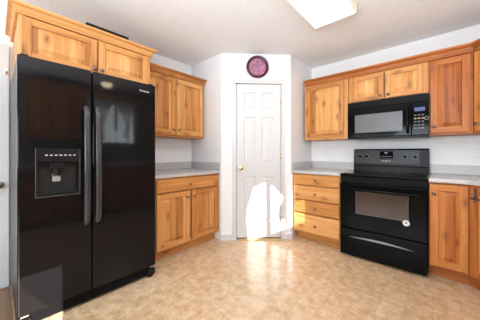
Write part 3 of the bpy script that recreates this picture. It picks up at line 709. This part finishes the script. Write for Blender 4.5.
# ------------------------------------------------------------------ wall clock
ck_ = thing('wall_clock', 'round maroon rimmed wall clock with pink face above the pantry door', 'clock', (0.985, -0.965, 2.268), R(45))
MB().lathe([(0.112, -0.012), (0.118, -0.030), (0.132, -0.036), (0.143, -0.030), (0.148, -0.012), (0.146, -0.001), (0.112, -0.001), (0.112, -0.012)], (0, 0, 0), (0, 1, 0), 0, 48).build('rim', 'maroon', ck_, 40)
MB().lathe([(0, -0.002), (0.1118, -0.002), (0.1118, -0.012), (0, -0.012)], (0, 0, 0), (0, 1, 0), 0, 48).build('face', 'clock_face_pink', ck_, 30)
for i in range(12):
    a = i * math.pi / 6; r0, r1, hw = 0.086, 0.100 if i % 3 else 0.104, 0.0035 if i % 3 else 0.005
    m = MB(); m.box(-hw, hw, -0.0133, -0.0123, r0, r1); o = m.build('hour_mark', 'pewter', ck_, 0); o.rotation_euler = (0, a, 0)
def hand(name, ln, wd2, ang, y):
    m = MB(); m.prism([(-wd2, -0.015), (wd2, -0.015), (wd2 * 1.4, ln * 0.5), (0, ln), (-wd2 * 1.4, ln * 0.5)], y - 0.001, y, 0, 0, 'xz')
    o = m.build(name, 'pewter', ck_, 0); o.rotation_euler = (0, ang, 0)
hand('hour_hand', 0.052, 0.005, R(-25), -0.0140); hand('minute_hand', 0.078, 0.004, R(68), -0.0156)
MB().lathe([(0, -0.0172), (0.009, -0.0172), (0.009, -0.0122), (0, -0.0122)], (0, 0, 0), (0, 1, 0), 0, 16).build('hub', 'pewter', ck_, 30)

# ------------------------------------------------------------------ outlets and switch
def outlet(loc, rot, label):
    t = thing('outlet', label, 'outlet', loc, rot)
    MB().box(-0.036, 0.036, -0.006, -0.0004, -0.058, 0.058, 0, 0.003).build('cover_plate', 'outlet_white', t)
    for z in (-0.022, 0.022):
        r = MB().box(-0.017, 0.017, -0.0085, -0.0062, z - 0.015, z + 0.015, 0, 0.001).build('receptacle', 'outlet_white', t)
        MB().box(-0.008, -0.005, -0.0092, -0.0087, z - 0.003, z + 0.007).box(0.005, 0.008, -0.0092, -0.0087, z - 0.003, z + 0.006).box(-0.002, 0.002, -0.0092, -0.0087, z - 0.011, z - 0.007).build('slot', 'pewter', r, 0)
outlet((3.027, 0, 1.165), 0, 'white wall outlet right of the stove above the long counter')
outlet((1.52, 0, 1.160), 0, 'white wall outlet above the short counter over the drawers')
t = thing('light_switch', 'white light switch on the short pantry wall by the left counter', 'switch', (0.590, -PA, 1.16), 0)
MB().box(-0.036, 0.036, -0.006, -0.0004, -0.058, 0.058, 0, 0.003).build('cover_plate', 'outlet_white', t)
MB().box(-0.005, 0.005, -0.014, -0.0062, -0.010, 0.012, 0, 0.002).build('toggle', 'outlet_white', t)

# ------------------------------------------------------------------ sink window curtains, outlines cut to shape the sun patch on the door
def curtain(name, label, poly, xoff, mat='curtain_cloth'):
    """cloth panel with soft folds: outline in (y, z) at the window plane"""
    m = MB(); m.prism(poly, xoff, xoff + 0.004, 0, 0, 'yz')
    bm = m.bm
    bmesh.ops.triangulate(bm, faces=bm.faces[:])
    bmesh.ops.subdivide_edges(bm, edges=bm.edges[:], cuts=5, use_grid_fill=True)
    for v in bm.verts: v.co.x += 0.010 * math.sin(v.co.y * 110 + v.co.z * 6)
    o = m.build(name, mat, None, 60)
    return tag(o, label, 'curtain')
XC = XR - 0.035
curtain('curtain', 'left tied back curtain at the sink window', [(-2.20, 2.22), (-1.56, 2.22), (-1.56, 2.13), (-1.655, 2.13), (-1.70, 2.03), (-1.745, 1.91), (-1.80, 1.74), (-1.80, 1.60), (-1.785, 1.39), (-1.79, 1.25), (-2.20, 1.25)], XC)
curtain('curtain', 'middle gathered curtain at the sink window', [(-1.555, 2.22), (-1.27, 2.22), (-1.275, 2.03), (-1.301, 1.82), (-1.313, 1.63), (-1.322, 1.25), (-1.358, 1.25), (-1.365, 1.46), (-1.435, 1.47), (-1.425, 1.60), (-1.384, 1.755), (-1.44, 1.87), (-1.50, 1.965), (-1.530, 1.965)], XC)
curtain('curtain', 'narrow right curtain added at the sink window to limit the sun', [(-1.262, 2.22), (-1.13, 2.22), (-1.13, 1.64), (-1.242, 1.64), (-1.252, 1.80)], XC)  # extra panel added to keep sun off the upper drawer fronts
curtain('curtain', 'tall drawn curtain added over the patio door to narrow the sun', [(-5.70, 2.20), (-4.125, 2.20), (-4.125, 0.03), (-5.70, 0.03)], XP - 0.045, 'sun_mask_cloth')  # added to mask the patio door down to a narrow sun band
